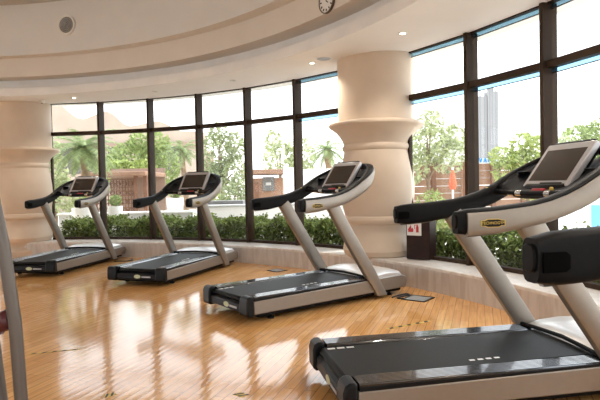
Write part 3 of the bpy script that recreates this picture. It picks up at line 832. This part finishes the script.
def planter(px_, d, y0, y1, r, label):
    zt = 1.2-(y0-189)*d/534.4; zb = 1.2-(y1-189)*d/534.4
    t = thing('plant_pot', label, 'plant pot', at(px_, d, -.06))
    h = zt+.06
    MB().lathe([(r*.6, 0), (r*.65, .03), (r*.7, h*.45), (r*.98, h*.85), (r, h), (r*.92, h), (r*.86, h-.05)], n=28).build('bowl', 'whitewall', t)
    MB().disc([(r*.86, h-.07), (r*.86, h-.05)], n=20).build('soil', 'soil', t)
    leaves(MB(), (0, 0, h+.12), (r*.8, r*.8, .12), 160, .05).build('plant', 'leaf', t, smooth=False)
planter(175, 12.75, 198, 215, .20, 'white bowl planter right of the pergola, under the second treadmill screen')
planter(82, 11.75, 206, 222, .22, 'white bowl planter behind the farthest treadmill arm')
planter(115, 11.8, 205, 222, .16, 'white bowl planter in front of the pergola lattice')

# kiosk
D = 19
t = thing('kiosk', 'small flat roofed brown kiosk with a dark sign panel beside the white panel', 'kiosk', at(265, D))
q3 = lambda px: hd(px)*D-hd(265)*D
z3 = lambda y: 1.26+(187-y)*D/534.4
MB().box((0, .8, z3(178)/2), (q3(283)-q3(247), 1.6, z3(178))).build('body', 'palewood', t, .02)
MB().box((0, .7, z3(172)), (q3(288)-q3(243), 2.2, .16)).build('roof', 'palewood', t, .02)
MB().box((q3(269), -.04, z3(184)), (.42, .06, .5)).build('sign_panel', 'dkgrey', t, .01)
MB().box((q3(254), -.03, z3(194)), (.35, .05, .8)).build('door', 'wood', t, .01)
MB().box((q3(269), -.08, z3(184)), (.18, .03, .10)).build('sign_lettering', 'greywall', t, smooth=False)

# brown fence right of the column
D = 13.5
t = thing('timber_fence', 'brown timber fence with posts behind the right hand windows', 'fence', at(470, D))
q4 = lambda px: hd(px)*D-hd(470)*D
z4 = lambda y: 1.26+(183-y)*D/534.4
fb = MB()
W0, W1 = q4(404), q4(552)
nbd = 9
for i in range(nbd):
    z = .1+(z4(164)-.1)*(i+.5)/nbd
    fb.box(((W0+W1)/2, 0, z), (W1-W0, .03, (z4(164)-.1)/nbd*.94))
fb.build('board_panel', 'palewood', t, .004)
for i in range(6):
    x = W0+(W1-W0)*i/5
    MB().box((x, -.05, z4(162)/2), (.11, .09, z4(162))).build('post', 'wood', t, .008)
sgn = thing('blue_sign', 'row of small blue letter shapes on top of the brown fence', 'sign', at(488, D-.15, z4(164)-.06))
for i, w_ in enumerate((.085, .075, .085, .085)):
    x = -.17+.112*i
    lb = MB()
    if i == 0: lb.prism([(x-.04, .13), (x-.02, .13), (x, .05), (x+.02, .13), (x+.04, .13), (x+.012, .02), (x-.012, .02)], -.02, .02, 'y')
    elif i == 2: lb.prism([(x-.035, .13), (x+.035, .13), (x+.035, .1), (x-.01, .1), (x-.01, .02), (x-.035, .02)], -.02, .02, 'y')
    else: lb.prism([(x-.04, .02), (x-.014, .13), (x+.014, .13), (x+.04, .02), (x+.018, .02), (x, .09), (x-.018, .02)], -.02, .02, 'y')
    lb.build('letter', 'blue', sgn, smooth=False)
MB().box((0, .03, .06), (.48, .015, .13)).build('sign_board', 'whitewall', sgn, smooth=False)
p_ = at(453, 11.4)
t = thing('closed_parasol', 'closed orange red parasol on a pole before the brown fence', 'parasol', p_)
MB().tube([(0, 0, 0), (0, 0, 1.60)], .02, 10).build('pole', 'whitewall', t)
MB().disc([(.04, 1.12), (.07, 1.15), (.085, 1.22), (.06, 1.40), (.02, 1.54)], n=16).build('canopy', 'orange', t)
MB().disc([(.2, 0), (.2, .06), (.05, .08)], n=20).build('base', 'greywall', t)
t = thing('garden_lamp', 'thin post lamp with pale globe beside the closed parasol', 'lamp post', at(462, 12.75))
MB().tube([(0, 0, 0), (0, 0, 1.78)], .022, 10).build('post', 'palewood', t)
MB().disc([(.03, 1.76), (.07, 1.80), (.085, 1.87), (.06, 1.94), (.02, 1.97)], n=16).build('globe', 'whitewall', t)
slab_box('white_house', 'low white building just above the brown fence behind the pale tree', 'building', 436, 468, 40, 148, 260, 4, 'greywall', 'whitewall')

# tower
D = 300
t = thing('high_rise_tower', 'pale high-rise tower far away seen through the right window', 'building', at(487.5, D))
q5 = lambda px: hd(px)*D-hd(487.5)*D
z5 = lambda y: 1.2+(182.5-y)*D/534.4
MB().box((q5(492.5), 0, z5(93)/2), (q5(497.5)-q5(487), 6, z5(93))).build('tall_shaft', 'tower', t)
MB().box((q5(482.5), 1, z5(97)/2), (q5(487)-q5(478), 6, z5(97))).build('lower_shaft', 'tower', t)
MB().box((q5(492), .5, z5(91)), (2.8, 3, 2.4)).build('roof_house', 'tower', t)
for px_ in (480, 484.5, 489, 491.5, 495):
    MB().box((q5(px_), -3.0 if px_ > 487 else -2.0, z5(130)), (.6, .2, z5(98)-6)).build('window_strip', 'towerdark', t, smooth=False)

# pool and white deck
pw = MB().prism([(hd(591)*13, 13), (hd(640)*13, 13), (hd(640)*27, 27), (hd(591)*27, 27)], -.058, -.045, 'z').build('pool_water', 'water')
tag(pw, 'blue pool water at the right edge below the trees', 'pool')
dk = MB().prism([(hd(545)*11, 10.5), (hd(660)*10.5, 10.5), (hd(660)*30, 30), (hd(545)*30, 30)], -.0615, -.0595, 'z').build('pool_deck', 'whitewall')
dk['kind'] = 'structure'

# ------------------------------------------------------------------ world and sun
w = bpy.data.worlds.new('World'); sc.world = w; w.use_nodes = True
nt = w.node_tree; bg = nt.nodes['Background']
tc = N(nt, 'ShaderNodeTexCoord'); sx = N(nt, 'ShaderNodeSeparateXYZ'); nt.links.new(tc.outputs['Generated'], sx.inputs[0])
rp = N(nt, 'ShaderNodeValToRGB')
rp.color_ramp.elements[0].position = 0; rp.color_ramp.elements[0].color = (1, 1, 1, 1)
rp.color_ramp.elements[1].position = .9; rp.color_ramp.elements[1].color = (.78, .88, 1, 1)
nt.links.new(sx.outputs['Z'], rp.inputs['Fac']); nt.links.new(rp.outputs['Color'], bg.inputs['Color'])
bg.inputs['Strength'].default_value = 1.8
sl = bpy.data.lights.new('sun', 'SUN'); sl.energy = 2.2; sl.angle = .02; sl.color = (1, .94, .84)
so = bpy.data.objects.new('sun', sl); COL.objects.link(so)
so.rotation_euler = Vector((-.60, -.34, -1.75)).to_track_quat('-Z', 'Y').to_euler()

# ------------------------------------------------------------------ camera
pitch, roll = .0257028, -.0206555
fw = Vector((0, cos(pitch), -sin(pitch))); up = Vector((0, sin(pitch), cos(pitch))); rt = Vector((1, 0, 0))
r2 = rt*cos(roll)+up*sin(roll); u2 = up*cos(roll)-rt*sin(roll)
cd = bpy.data.cameras.new('camera'); cam = bpy.data.objects.new('camera', cd); COL.objects.link(cam)
cam.matrix_world = Matrix(((r2.x, u2.x, -fw.x, 0), (r2.y, u2.y, -fw.y, 0), (r2.z, u2.z, -fw.z, 1.2003), (0, 0, 0, 1)))
cd.sensor_width = 36; cd.lens = 534.38/600*36; cd.clip_start = .05; cd.clip_end = 1000
sc.camera = cam
sc.view_settings.view_transform = 'Standard'; sc.view_settings.look = 'None'
sc.view_settings.exposure = 0.88; sc.view_settings.gamma = 1; sc.view_settings.use_curve_mapping = False
